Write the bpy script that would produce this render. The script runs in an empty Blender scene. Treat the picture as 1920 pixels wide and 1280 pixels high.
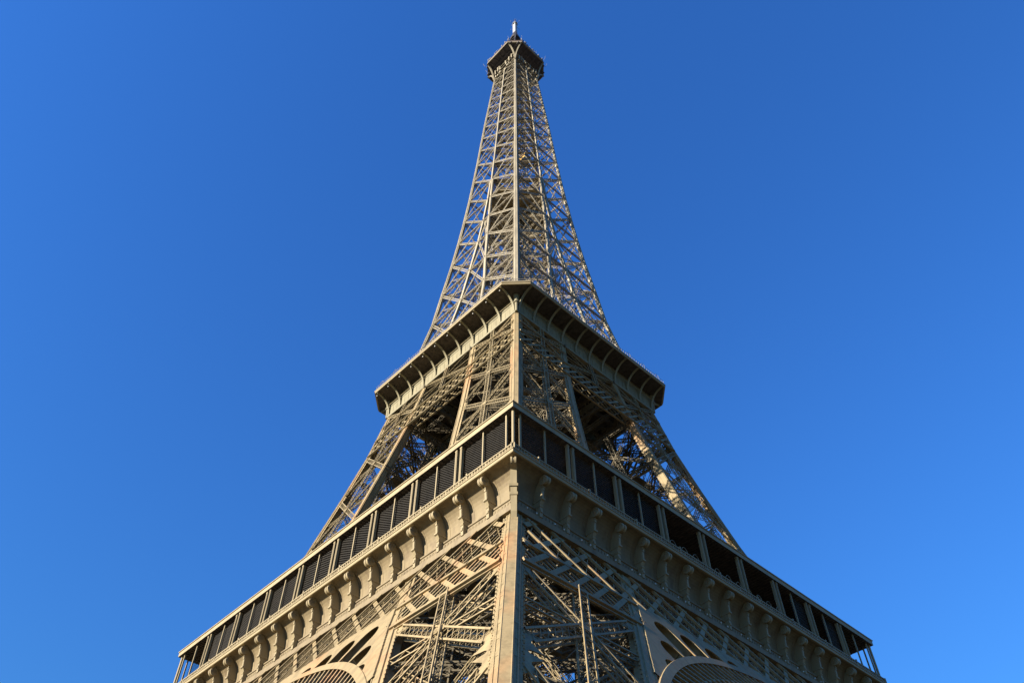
import bpy, math, random
from mathutils import Vector, Matrix
random.seed(7)
D = bpy.data
SC = bpy.context.scene
COL = SC.collection
# ------------------------------------------------------------------ camera
cam_data = D.cameras.new("camera")
cam = D.objects.new("camera", cam_data)
COL.objects.link(cam)
SC.camera = cam
CX, CD, PITCH, YAW, ROLL, FPX = 1.613, 111.641, 0.8591, -0.0278, -0.0027, 1513.4
fw = Vector((math.sin(YAW)*math.cos(PITCH), math.cos(YAW)*math.cos(PITCH), math.sin(PITCH)))
rt = Vector((math.cos(YAW), -math.sin(YAW), 0)); up = rt.cross(fw)
r2 = math.cos(ROLL)*rt + math.sin(ROLL)*up
u2 = -math.sin(ROLL)*rt + math.cos(ROLL)*up
M = Matrix((r2, u2, -fw)).transposed().to_4x4()
M.translation = Vector((CX, -CD, 1.7))
cam.matrix_world = M
cam_data.sensor_width = 36.0
cam_data.lens = 36.0*FPX/1920.0
cam_data.clip_start = 0.1
cam_data.clip_end = 12000.0
# ------------------------------------------------------------------ light
SUN_EL, SUN_A = math.radians(21.5), math.radians(11)
SUN_AZ = math.atan2(-(math.sin(SUN_A)+math.cos(SUN_A)), math.sin(SUN_A)-math.cos(SUN_A))
sd = Vector((math.sin(SUN_AZ)*math.cos(SUN_EL), math.cos(SUN_AZ)*math.cos(SUN_EL), math.sin(SUN_EL)))
W = D.worlds.new("World"); SC.world = W; W.use_nodes = True
nt = W.node_tree; bg = nt.nodes["Background"]
sky = nt.nodes.new("ShaderNodeTexSky"); sky.sky_type = 'NISHITA'
sky.sun_disc = False; sky.sun_elevation = SUN_EL; sky.sun_rotation = SUN_AZ
sky.altitude = 100; sky.air_density = 2.2; sky.dust_density = 0.3; sky.ozone_density = 4.0
hs = nt.nodes.new("ShaderNodeMix"); hs.data_type = 'RGBA'; hs.blend_type = 'MULTIPLY'; hs.inputs[0].default_value = 1.0
hs.inputs[7].default_value = (0.182, 0.50, 1.17, 1)          # deep saturated blue of the clear evening sky
nt.links.new(sky.outputs[0], hs.inputs[6]); nt.links.new(hs.outputs[2], bg.inputs[0]); bg.inputs[1].default_value = 0.051
sl = D.lights.new("sun", 'SUN'); sl.energy = 3.7; sl.angle = math.radians(0.53); sl.color = (1.0, 0.91, 0.77)
so = D.objects.new("sun", sl); COL.objects.link(so)
so.rotation_euler = sd.to_track_quat('Z', 'Y').to_euler(); so.location = (-60, -40, 80)
SC.view_settings.view_transform = 'Standard'; SC.view_settings.look = 'None'
SC.view_settings.exposure = 1.95; SC.view_settings.gamma = 1.0
SC.cycles.max_bounces = 6; SC.cycles.diffuse_bounces = 3; SC.cycles.glossy_bounces = 2

# ------------------------------------------------------------------ materials
ALB = 0.70                                                    # one scale for all base colours
def mat(name, base, rough=0.6, tint=None, tint_amt=0.0, scale=0.35, var=0.12, fine=6.0, metal=0.0, tlo=.52, thi=.68, streak=0.0):
    base = tuple(c*ALB for c in base); tint = tuple(c*ALB for c in tint) if tint else None
    m = D.materials.new(name); m.use_nodes = True
    n = m.node_tree.nodes; l = m.node_tree.links
    b = n["Principled BSDF"]; b.inputs["Roughness"].default_value = rough; b.inputs["Metallic"].default_value = metal
    b.inputs["Specular IOR Level"].default_value = 0.2
    tc = n.new("ShaderNodeTexCoord")
    no = n.new("ShaderNodeTexNoise"); no.inputs["Scale"].default_value = fine; no.inputs["Detail"].default_value = 5
    l.new(tc.outputs["Object"], no.inputs["Vector"])
    mr = n.new("ShaderNodeMapRange"); mr.inputs[3].default_value = 1-var*1.6; mr.inputs[4].default_value = 1+var*1.6
    l.new(no.outputs["Fac"], mr.inputs[0])
    # grime: streaks running down, and a tone of its own for every separate member
    mp2 = n.new("ShaderNodeMapping"); mp2.inputs["Scale"].default_value = (1.3, 1.3, 0.22)
    n3 = n.new("ShaderNodeTexNoise"); n3.inputs["Scale"].default_value = 1.0; n3.inputs["Detail"].default_value = 6; n3.inputs["Roughness"].default_value = .65
    l.new(tc.outputs["Object"], mp2.inputs[0]); l.new(mp2.outputs[0], n3.inputs["Vector"])
    m3 = n.new("ShaderNodeMapRange"); m3.inputs[1].default_value = .36; m3.inputs[2].default_value = .56; m3.inputs[3].default_value = 1-var*1.9; m3.inputs[4].default_value = 1.04
    l.new(n3.outputs["Fac"], m3.inputs[0])
    oi = n.new("ShaderNodeObjectInfo"); m4 = n.new("ShaderNodeMapRange"); m4.inputs[3].default_value = 1-var*.8; m4.inputs[4].default_value = 1+var*.8
    l.new(oi.outputs["Random"], m4.inputs[0])
    k1 = n.new("ShaderNodeMath"); k1.operation = 'MULTIPLY'; l.new(mr.outputs[0], k1.inputs[0]); l.new(m3.outputs[0], k1.inputs[1])
    k2 = n.new("ShaderNodeMath"); k2.operation = 'MULTIPLY'; l.new(k1.outputs[0], k2.inputs[0]); l.new(m4.outputs[0], k2.inputs[1])
    mul = n.new("ShaderNodeVectorMath"); mul.operation = 'SCALE'
    l.new(k2.outputs[0], mul.inputs["Scale"])
    src = None
    if tint is not None:
        n2 = n.new("ShaderNodeTexNoise"); n2.inputs["Scale"].default_value = scale; n2.inputs["Detail"].default_value = 4
        mp = n.new("ShaderNodeMapping"); mp.inputs["Scale"].default_value = (1, 1, 0.25 if streak else 0.6)
        l.new(tc.outputs["Object"], mp.inputs[0]); l.new(mp.outputs[0], n2.inputs["Vector"])
        r = n.new("ShaderNodeMapRange"); r.inputs[1].default_value = tlo; r.inputs[2].default_value = thi; r.inputs[4].default_value = tint_amt
        l.new(n2.outputs["Fac"], r.inputs[0])
        mx = n.new("ShaderNodeMix"); mx.data_type = 'RGBA'
        mx.inputs[6].default_value = (*base, 1); mx.inputs[7].default_value = (*tint, 1)
        l.new(r.outputs[0], mx.inputs[0]); src = mx.outputs[2]
        l.new(src, mul.inputs[0])
    else:
        mul.inputs[0].default_value = base
    l.new(mul.outputs[0], b.inputs["Base Color"])
    return m
TAN = (0.345, 0.262, 0.135); RUST = (0.46, 0.24, 0.11)
M_PAINT = mat("brown paint", TAN, 0.55, RUST, 0.55, 0.16, 0.14, 5.0, tlo=.56, thi=.72)
M_RUST = mat("brown paint with orange primer patches", (0.35, 0.265, 0.137), 0.6, (0.47, 0.26, 0.115), 0.9, 0.22, 0.12, 4.0, tlo=.52, thi=.70, streak=1)
M_MID = mat("middle brown paint", (0.345, 0.27, 0.145), 0.6, RUST, 0.25, 0.2, 0.14, 5.0, tlo=.6, thi=.75)
M_TOP = mat("upper grey brown paint", (0.41, 0.352, 0.24), 0.55, (0.33, 0.275, 0.18), 0.6, 0.3, 0.12, 4.0, tlo=.4, thi=.6)
M_DARKIN = mat("brown paint darkened as inner shade", (0.20, 0.165, 0.105), 0.65, (0.10, 0.082, 0.052), 0.8, 0.25, 0.15, 4.0, tlo=.4, thi=.6)  # shade inside the legs and under the decks is put into this darker colour
M_FRIEZE = mat("frieze paint", (0.27, 0.208, 0.117), 0.6, (0.18, 0.13, 0.078), 0.6, 0.8, 0.07, 2.5, tlo=.55, thi=.66)
M_G2 = mat("second gallery paint", (0.28, 0.245, 0.148), 0.6, (0.22, 0.19, 0.115), 0.6, 0.5, 0.06, 3.0)
M_ROOF = mat("pale roof edge paint", (0.37, 0.295, 0.167), 0.55, (0.32, 0.25, 0.14), 0.5, 0.25, 0.05, 3.0)
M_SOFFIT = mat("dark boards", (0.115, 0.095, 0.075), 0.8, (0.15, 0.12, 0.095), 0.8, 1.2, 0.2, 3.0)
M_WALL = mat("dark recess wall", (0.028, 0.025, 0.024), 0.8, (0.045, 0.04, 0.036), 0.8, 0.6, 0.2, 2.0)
M_SLAT = mat("dark wire mesh", (0.06, 0.053, 0.042), 0.7)
M_WHITE = mat("white radome", (0.62, 0.62, 0.62), 0.35, None, var=.03)
M_GREY = mat("grey metal", (0.30, 0.29, 0.28), 0.45, None, var=.08)
M_YEL = mat("yellow paint", (0.75, 0.42, 0.06), 0.4, None, var=.05)
M_GLASS = mat("dark window glass", (0.03, 0.035, 0.045), 0.1, None, var=.02)
M_LAMP = mat("lamp glass", (0.75, 0.73, 0.68), 0.25, None, var=.03)
M_GROUND = mat("pale gravel and lawn", (0.085, 0.07, 0.045), 0.9, (0.035, 0.04, 0.018), 1.0, 0.012, 0.15, 0.8)

# ------------------------------------------------------------------ mesh builder
class MB:
    def __init__(s): s.v = []; s.f = []
    def bar(s, A, B, w, t, n=(0, 0, 1), caps=True):
        A = Vector(A); B = Vector(B); a = B-A
        if a.length < 1e-6: return
        a.normalize(); n = Vector(n); n = n-a*n.dot(a)
        if n.length < 1e-4: n = a.orthogonal()
        n.normalize(); q = a.cross(n)*(w/2); n = n*(t/2)
        i = len(s.v)
        for P in (A, B): s.v += [P+q+n, P-q+n, P-q-n, P+q-n]
        s.f += [(i, i+1, i+5, i+4), (i+1, i+2, i+6, i+5), (i+2, i+3, i+7, i+6), (i+3, i, i+4, i+7)]
        if caps: s.f += [(i+3, i+2, i+1, i), (i+4, i+5, i+6, i+7)]
    def box(s, c, size): 
        x, y, z = c; a, b, h = size
        s.bar((x, y, z-h/2), (x, y, z+h/2), a, b, (0, 1, 0))
    def sweep(s, polys, caps=True, closed=True):
        i0 = len(s.v); n = len(polys[0])
        for p in polys: s.v += [Vector(q) for q in p]
        for k in range(len(polys)-1):
            for j in range(n if closed else n-1):
                a = i0+k*n+j; b = i0+k*n+(j+1) % n
                s.f.append((a, b, b+n, a+n))
        if caps:
            s.f.append(tuple(reversed(range(i0, i0+n)))); m = i0+(len(polys)-1)*n
            s.f.append(tuple(range(m, m+n)))
    def prism(s, poly, off):
        off = Vector(off); s.sweep([poly, [Vector(p)+off for p in poly]])
    def quad(s, a, b, c, d):
        i = len(s.v); s.v += [Vector(p) for p in (a, b, c, d)]; s.f.append((i, i+1, i+2, i+3))
    def girder(s, A, B, W, Dp, n, ch=.13, la=.06, pitch=.9, cross=False, flat=True, backlace=True):
        """lattice girder: chords along AB, lacing in the W plane(s) and, for Dp>0, on the sides"""
        A = Vector(A); B = Vector(B); a = (B-A); L = a.length; a.normalize()
        n = Vector(n); n = (n-a*n.dot(a)).normalized(); q = a.cross(n)
        offs = [0.0] if Dp <= 0 else [Dp/2, -Dp/2]
        N = max(2, int(round(L/pitch)))
        for io, o in enumerate(offs):
            for sg in (1, -1):
                s.bar(A+q*(sg*W/2)+n*o, B+q*(sg*W/2)+n*o, ch, ch*.8, n, False)
            if io == 1 and not backlace: continue
            for k in range(N):
                p0 = A+a*(L*k/N)+n*o; p1 = A+a*(L*(k+1)/N)+n*o
                sg = 1 if k % 2 == 0 else -1
                s.bar(p0+q*(sg*W/2), p1-q*(sg*W/2), la, la*.4, n, False)
                if cross: s.bar(p0-q*(sg*W/2), p1+q*(sg*W/2), la, la*.4, n, False)
        if Dp > 0:
            for sg in (1, -1):
                for k in range(N):
                    p0 = A+a*(L*k/N)+q*(sg*W/2); p1 = A+a*(L*(k+1)/N)+q*(sg*W/2)
                    e = 1 if k % 2 == 0 else -1
                    s.bar(p0+n*(e*Dp/2), p1-n*(e*Dp/2), la, la*.4, q, False)
    def obj(s, name, m, parent=None, rot=0.0, loc=(0, 0, 0)):
        me = D.meshes.new(name); me.from_pydata([tuple(v) for v in s.v], [], s.f); me.update()
        me.materials.append(m)
        o = D.objects.new(name, me); COL.objects.link(o)
        o.rotation_euler = (0, 0, rot); o.location = loc
        if parent: o.parent = parent
        return o
def copy(o, parent, rot=None, loc=None):
    c = o.copy(); COL.objects.link(c); c.parent = parent
    if rot is not None: c.rotation_euler = (0, 0, rot)
    if loc is not None: c.location = loc
    return c
Q = math.pi/2

# ------------------------------------------------------------------ ground
g = MB(); S = 6000
g.quad((-S, -S, 0), (S, -S, 0), (S, S, 0), (-S, S, 0))
go = g.obj("ground", M_GROUND); go["kind"] = "structure"; go["label"] = "pale gravel and lawn ground around the tower feet"

# ------------------------------------------------------------------ tower profile
HT = [(0, 62.4), (51.8, 33.2), (57, 31.6), (68, 28.3), (78.75, 25.1), (90, 22.2), (99.2, 20.0), (110, 17.95), (115.5, 17.0), (125.8, 15.3),
      (137, 13.56), (148.4, 12.5), (158.8, 11.45), (168.2, 10.65), (178.2, 9.93), (188.3, 9.27), (198.3, 8.72), (208.1, 8.2), (216.6, 7.82),
      (224.2, 7.48), (231.9, 7.12), (238.8, 6.76), (246.3, 6.36), (265.5, 5.35), (276, 4.8), (300, 3)]
IT = [(0, 51), (39.9, 23.6), (51.5, 16.5), (57, 15.3), (78.75, 11.3), (90, 9.4), (99.5, 7.7), (103, 7.1), (110, 6.1), (115.5, 5.6), (130, 4.5),
      (142, 3.15), (150, 2.3), (160, 1.5), (169, .95), (180, .5), (188.3, .32), (300, .32)]
def interp(T, z):
    for (a, b), (c, d) in zip(T, T[1:]):
        if z <= c: return b+(d-b)*(z-a)/(c-a)
    return T[-1][1]
H = lambda z: interp(HT, z)
I = lambda z: interp(IT, z)
tower = D.objects.new("iron_lattice_tower", None); COL.objects.link(tower)
tower.rotation_euler = (0, 0, -math.pi/4)
tower["label"] = "tall tan brown iron lattice tower with galleries rising on four legs into blue sky"
tower["category"] = "tower"

def column(mb, pt, e1, e2, zs, a, c, fl, fin=.1, nub=0.0, nub_z=None):
    """corner column: box with chamfered outer corner, flanges on both faces, thin fins beside the chamfer"""
    def P(z, p, q):
        x, y = pt(z); return (x+e1[0]*p+e2[0]*q, y+e1[1]*p+e2[1]*q, z)
    flip = (e1[0]*e2[1]-e1[1]*e2[0]) < 0
    def sw(poly):
        ps = list(reversed(poly)) if flip else poly
        mb.sweep([[P(z, *k) for k in ps] for z in zs])
    sw([(c, 0), (a, 0), (a, a), (0, a), (0, c)])
    if fl > 0:
        sw([(a, .1), (a+fl, .1), (a+fl, .2), (a, .2)]); sw([(.1, a), (.2, a), (.2, a+fl), (.1, a+fl)])
    if fin > 0:
        sw([(c, -.07), (c+fin, -.07), (c+fin, .0), (c, .0)]); sw([(-.07, c), (0, c), (0, c+fin), (-.07, c+fin)])
        sw([(a-fin, -.06), (a, -.06), (a, 0), (a-fin, 0)]); sw([(-.06, a-fin), (0, a-fin), (0, a), (-.06, a)])
    if nub > 0:
        z0, z1 = nub_z; k = int((z1-z0)/.62)
        for i in range(k):
            z = z0+(z1-z0)*i/k
            for (p, q) in ((a+fl+nub*.4, .15), (.15, a+fl+nub*.4)):
                mb.box(P(z, p, q), (nub, nub, nub*1.3))

# ------------------------------------------------------------------ legs (near leg modelled, others are turned copies)
Ncol = lambda z: (H(z), -H(z)); Lcol = lambda z: (I(z), -H(z)); Rcol = lambda z: (H(z), -I(z)); Bcol = lambda z: (I(z), -I(z))
def V(f, z): x, y = f(z); return Vector((x, y, z))
FACES = {'L': (Ncol, Lcol, Vector((0, -1, .3))), 'R': (Ncol, Rcol, Vector((1, 0, .3))),
         'LB': (Bcol, Lcol, Vector((-1, 0, 0))), 'RB': (Bcol, Rcol, Vector((0, 1, 0)))}
def face_pt(face, t, z):
    P, Qf, n = FACES[face]; return V(P, z).lerp(V(Qf, z), t)
T0 = [0.3, 13.3, 26.5, 39.8]; T1 = [57.4, 68.1, 78.8, 89.6, 99.3]
TOPP = (103.2, 109.6)
def cross_brace(mb, face, z0, z1, W, Dp, inset, ch, la, pitch, n2=None):
    P, Qf, n = FACES[face]
    wz = (V(P, z0)-V(Qf, z0)).length; t = inset/wz
    for (ta, za, tb, zb) in ((t, z1-t*(z1-z0), 1-t, z0+t*(z1-z0)), (t, z0+t*(z1-z0), 1-t, z1-t*(z1-z0))):
        mb.girder(face_pt(face, ta, za)-n.normalized()*Dp*.6, face_pt(face, tb, zb)-n.normalized()*Dp*.6, W, Dp, n, ch, la, pitch, True)
def gussets(mb, face, z, size, n):
    P, Qf, nn = FACES[face]; nn2 = nn.normalized()
    for e, o, w in ((0, 1, 1.5), (1, 0, 1.6)):
        if size < 2: w *= .62
        a = face_pt(face, e, z); d = (face_pt(face, o, z)-a).normalized()
        slope = (face_pt(face, e, z+1)-a)
        p = [a+d*(w-.55)-slope*size*.8, a+d*(w+size*.25)-slope*size*.42, a+d*(w+size*.75)-slope*size*.36, a+d*(w+size*.3)-slope*size*.06, a+d*(w+size*.3)+slope*size*.06, a+d*(w+size*.75)+slope*size*.36, a+d*(w+size*.25)+slope*size*.42, a+d*(w-.55)+slope*size*.8]
        mb.prism([k-nn2*.25 for k in p], nn2*.1)
def center_plate(mb, face, z, size):
    P, Qf, n = FACES[face]; a = face_pt(face, .5, z); d = (face_pt(face, 1, z)-face_pt(face, 0, z)).normalized(); up_ = (face_pt(face, .5, z+1)-a)
    mb.prism([a-d*size-up_*size*.5, a+d*size-up_*size*.5, a+d*size+up_*size*.5, a-d*size+up_*size*.5], n.normalized()*.1)

inner = MB()          # everything inside a leg and on its two inner faces
for face in ('LB', 'RB'):
    for A, B in zip(T0, T0[1:]): cross_brace(inner, face, A, B, .85, .5, .8, .14, .07, 1.1)
    for A, B in zip(T1, T1[1:]): cross_brace(inner, face, A, B, .5, .35, .7, .1, .045, 1.9)
    cross_brace(inner, face, *TOPP, .6, .3, .6, .12, .06, 1.0)
    for z in T0[1:]+T1[1:]+[103.2]:
        P, Qf, n = FACES[face]
        inner.girder(V(P, z), V(Qf, z), .7, .4, n, .12, .055, 1.1)
    for (z0, z1) in ((.3, 39.8), (57.4, 99.3)):
        z = z0
        while z < z1-.1:
            zn = min(z+10.8, z1); inner.girder(face_pt(face, .5, z), face_pt(face, .5, zn), .7, .4, FACES[face][2], .12, .06, .9); z = zn
# diaphragms and diagonals inside the leg
for z in T0[1:]+[33.0, 45.5]+T1[1:]+[106]:
    Lp, Rp, Np, Bp = V(Lcol, z), V(Rcol, z), V(Ncol, z), V(Bcol, z)
    big = z == 39.8
    inner.girder(Lp.lerp(Rp, .06), Rp.lerp(Lp, .06), 1.5 if big else .7, 1.0 if big else .5, (0.7, -.7, 0), .15, .07, 1.0, True)
    inner.girder(Np.lerp(Bp, .08), Bp.lerp(Np, .06), .6, .5, (.7, .7, 0), .13, .06, 1.1)
    m1, m2, m3, m4 = (Np+Lp)/2, (Np+Rp)/2, (Bp+Lp)/2, (Bp+Rp)/2
    inner.girder(m1, m4, .5, .4, (0, 0, 1), .11, .06, 1.1); inner.girder(m2, m3, .5, .4, (0, 0, 1), .11, .06, 1.1)
for z0, z1 in list(zip(T0, T0[1:]))+list(zip(T1, T1[1:])):
    for (f1, f2) in ((Lcol, Rcol), (Rcol, Lcol), (Ncol, Bcol), (Bcol, Ncol))[:4 if z0 < 50 else 0]:
        inner.girder(V(f1, z0).lerp(V(f2, z0), .07), V(f1, z1).lerp(V(f2, z1), .93), .5, .35, (1, 0, 0), .1, .05, 1.2)
    for f1, f2 in (((.25, .25), (.75, .25), (.25, .75), (.6, .6)) if z0 < 50 else ((.35, .35),)):      # rails and stair strings running up inside the leg
        q = lambda z: V(Ncol, z)+(V(Lcol, z)-V(Ncol, z))*f1+(V(Rcol, z)-V(Ncol, z))*f2
        inner.girder(q(z0), q(z1), .9, 0, (1, -1, 0), .12, .1, .7)
for z in (29.5, 34.5, 42.5, 47.0, 63, 71, 82, 92.5):                                      # landings
    c = (V(Lcol, z)+V(Rcol, z))/2; w = (H(z)-I(z))*.2
    inner.bar(c+Vector((-w, w*.3, 0)), c+Vector((w, w*.3, 0)), w*.9, .25, (0, 0, 1))
    for k in range(6):
        a = c+Vector((-w*.9+k*w*.36, -w*.1, 0)); inner.bar(a, a+Vector((0, 0, 1.2)), .07, .07)
for zz in range(27, 50, 3):                                                 # stair flights
    if 50 < zz < 58: continue
    f = .30 if (zz//3) % 2 else .62
    q = lambda z, t: V(Ncol, z)+(V(Lcol, z)-V(Ncol, z))*t+(V(Rcol, z)-V(Ncol, z))*(.92-t)
    inner.girder(q(zz, f), q(zz+3, .92-f), 1.1, 0, (0, 0, 1), .12, .1, .45)

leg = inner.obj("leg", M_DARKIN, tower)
ZC = [0.0, 13, 25.7, 39.8, 51.8, 57, 68, 78.75, 90, 99.2, 110.2]
subs = []
cols = [(Ncol, (-1, 0), (0, 1), 1.15), (Lcol, (1, 0), (0, 1), 1.1), (Rcol, (-1, 0), (0, -1), 1.1), (Bcol, (1, 0), (0, -1), .8)]
for i, (f, e1, e2, a) in enumerate(cols):
    c = MB(); lo = [z for z in ZC if z <= 53]; hi = [z for z in ZC if z >= 51]
    column(c, f, e1, e2, lo, a*(.88 if i == 0 else 1.05), a*.4 if i == 0 else .05, .45 if i == 0 else .35, .12, .16 if i < 3 else 0, (24, 51))
    column(c, f, e1, e2, hi, a*.88, a*.3 if i == 0 else .05, .4, .12, .12 if i < 3 else 0, (62, 109))
    if i == 0:                                                                # splice plates and rivet rows on the outer faces
        for zz in [25+1.9*q for q in range(14)]:
            x, y = f(zz); x2, y2 = f(zz+.55)
            c.quad((x-.95, y-.025, zz), (x-.46, y-.025, zz), (x2-.46, y2-.025, zz+.55), (x2-.95, y2-.025, zz+.55))
            c.quad((x+.025, y+.46, zz), (x+.025, y+.95, zz), (x2+.025, y2+.95, zz+.55), (x2+.025, y2+.46, zz+.55))
        for q in range(95):
            zz = 24+q*.28; x, y = f(zz)
            for o in (.56, .92, 1.2): c.box((x-o, y+(.0 if o < 1 else .1), zz), (.07, .07, .07)); c.box((x-(.0 if o < 1 else .1), y+o, zz), (.07, .07, .07))
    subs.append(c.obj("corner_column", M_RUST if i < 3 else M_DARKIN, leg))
for face in ('L', 'R'):
    n = FACES[face][2]
    for k, (A, B) in enumerate(zip(T0, T0[1:])):
        c = MB(); zm = (A+B)/2
        cross_brace(c, face, A, B, 1.0, .75, 1.9, .17, .06, 1.25)
        P, Qf, _ = FACES[face]
        for sgn in (.03, -.03): pass
        c.girder(face_pt(face, .1, zm)-n*.5, face_pt(face, .92, zm)-n*.5, .7, .5, n, .14, .055, 1.1)
        center_plate(c, face, zm, .8)
        for t0, t1, za, zb in ((.09, .5, zm, B), (.91, .5, zm, B), (.09, .5, zm, A), (.91, .5, zm, A)):
            c.girder(face_pt(face, t0, za)-n*1.6, face_pt(face, t1, zb)-n*1.6, .45, .35, n, .09, .04, .9)
        for q in range(3):
            t0 = random.uniform(.1, .8); za = random.uniform(A, B-2)
            c.bar(face_pt(face, t0, za)-n*2.2, face_pt(face, t0+random.uniform(-.1, .18), za+random.uniform(1, 4))-n*2.6, .07, .07, n, False)
        for z in (A+1.2, B-1.2): gussets(c, face, z, 2.4, n)
        subs.append(c.obj("cross_brace", M_PAINT, leg))
    c = MB()
    for A, B in zip(T0, T0[1:]): c.girder(face_pt(face, .5, A)-n*.2, face_pt(face, .5, B)-n*.2, .9, .8, n, .13, .06, .8)
    subs.append(c.obj("centre_post", M_PAINT, leg))
    for A, B in zip(T1, T1[1:]):
        c = MB()
        cross_brace(c, face, A, B, .72, .5, 1.1, .12, .05, .62)
        zm = (A+B)/2; c.girder(face_pt(face, .08, zm)-n*.5, face_pt(face, .92, zm)-n*.5, .45, .35, n, .1, .045, .6)
        for t0, t1, za, zb in ((.08, .5, zm, B), (.92, .5, zm, B), (.08, .5, zm, A), (.92, .5, zm, A)): c.girder(face_pt(face, t0, za)-n*1.0, face_pt(face, t1, zb)-n*1.0, .3, 0, n, .09, .05, .6)
        center_plate(c, face, (A+B)/2, .55)
        for z in (A+.6, B-.6): gussets(c, face, z, 1.2, n)
        subs.append(c.obj("cross_brace", M_MID, leg))
    c = MB(); cross_brace(c, face, *TOPP, .7, .4, 1.0, .14, .07, .8)
    c.girder(face_pt(face, .05, 106.2), face_pt(face, .95, 106.2), .6, .4, n, .13, .06, .7, True)
    subs.append(c.obj("cross_brace", M_MID, leg))
    c = MB()
    zs = T1+[TOPP[0], TOPP[1]]
    for A, B in zip(zs, zs[1:]): c.girder(face_pt(face, .5, A)-n*.15, face_pt(face, .5, B)-n*.15, .75, .5, n, .11, .05, .62, True)
    subs.append(c.obj("centre_post", M_MID, leg))
for k in (1, 2, 3):
    lg = copy(leg, tower, Q*k)
    for s_ in subs: copy(s_, lg)

# ------------------------------------------------------------------ belts and arches on the four faces (face 0 has outward normal -y)
def FP(s, z, off=0.0): return Vector((s, -(H(z)+off), z))
NF = Vector((0, -1, .45)).normalized()
def belt(mb, z0, z1, slim, pitch, wA, wB, off=0.0, run=None, t=.12, lace=True, mirror=False):
    """double diagonal lattice between z0 and z1; slim(z) is the half width clipped to, or (lo, hi) functions"""
    lo, hi = slim; h = z1-z0; run = run or h*1.1
    smax = H(z0)+run
    n = int(2*smax/pitch)+1
    for i in range(-n, n+1):
        for sg in (1, -1):
            w = wA if (sg > 0) != mirror else wB
            if w <= 0: continue
            pts = []
            for k in range(13):
                z = z0+h*k/12; s = i*pitch+sg*run*(k/12-.5)
                if lo(z) <= s <= hi(z): pts.append((s, z))
            if len(pts) < 2: continue
            o = off+(.05 if sg > 0 else -.12)
            A = FP(*pts[0], o); B = FP(*pts[-1], o)
            if lace and w > .4:
                mb.girder(A, B, w, 0, NF, .16, .09, .6, True)
            else: mb.bar(A, B, w, t, NF, False)
def chord(mb, z, h, lo, hi, off=.05, t=.25):
    a, b = lo(z), hi(z)
    mb.bar(FP(a, z, off), FP(b, z, off), h, t, NF)
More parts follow.
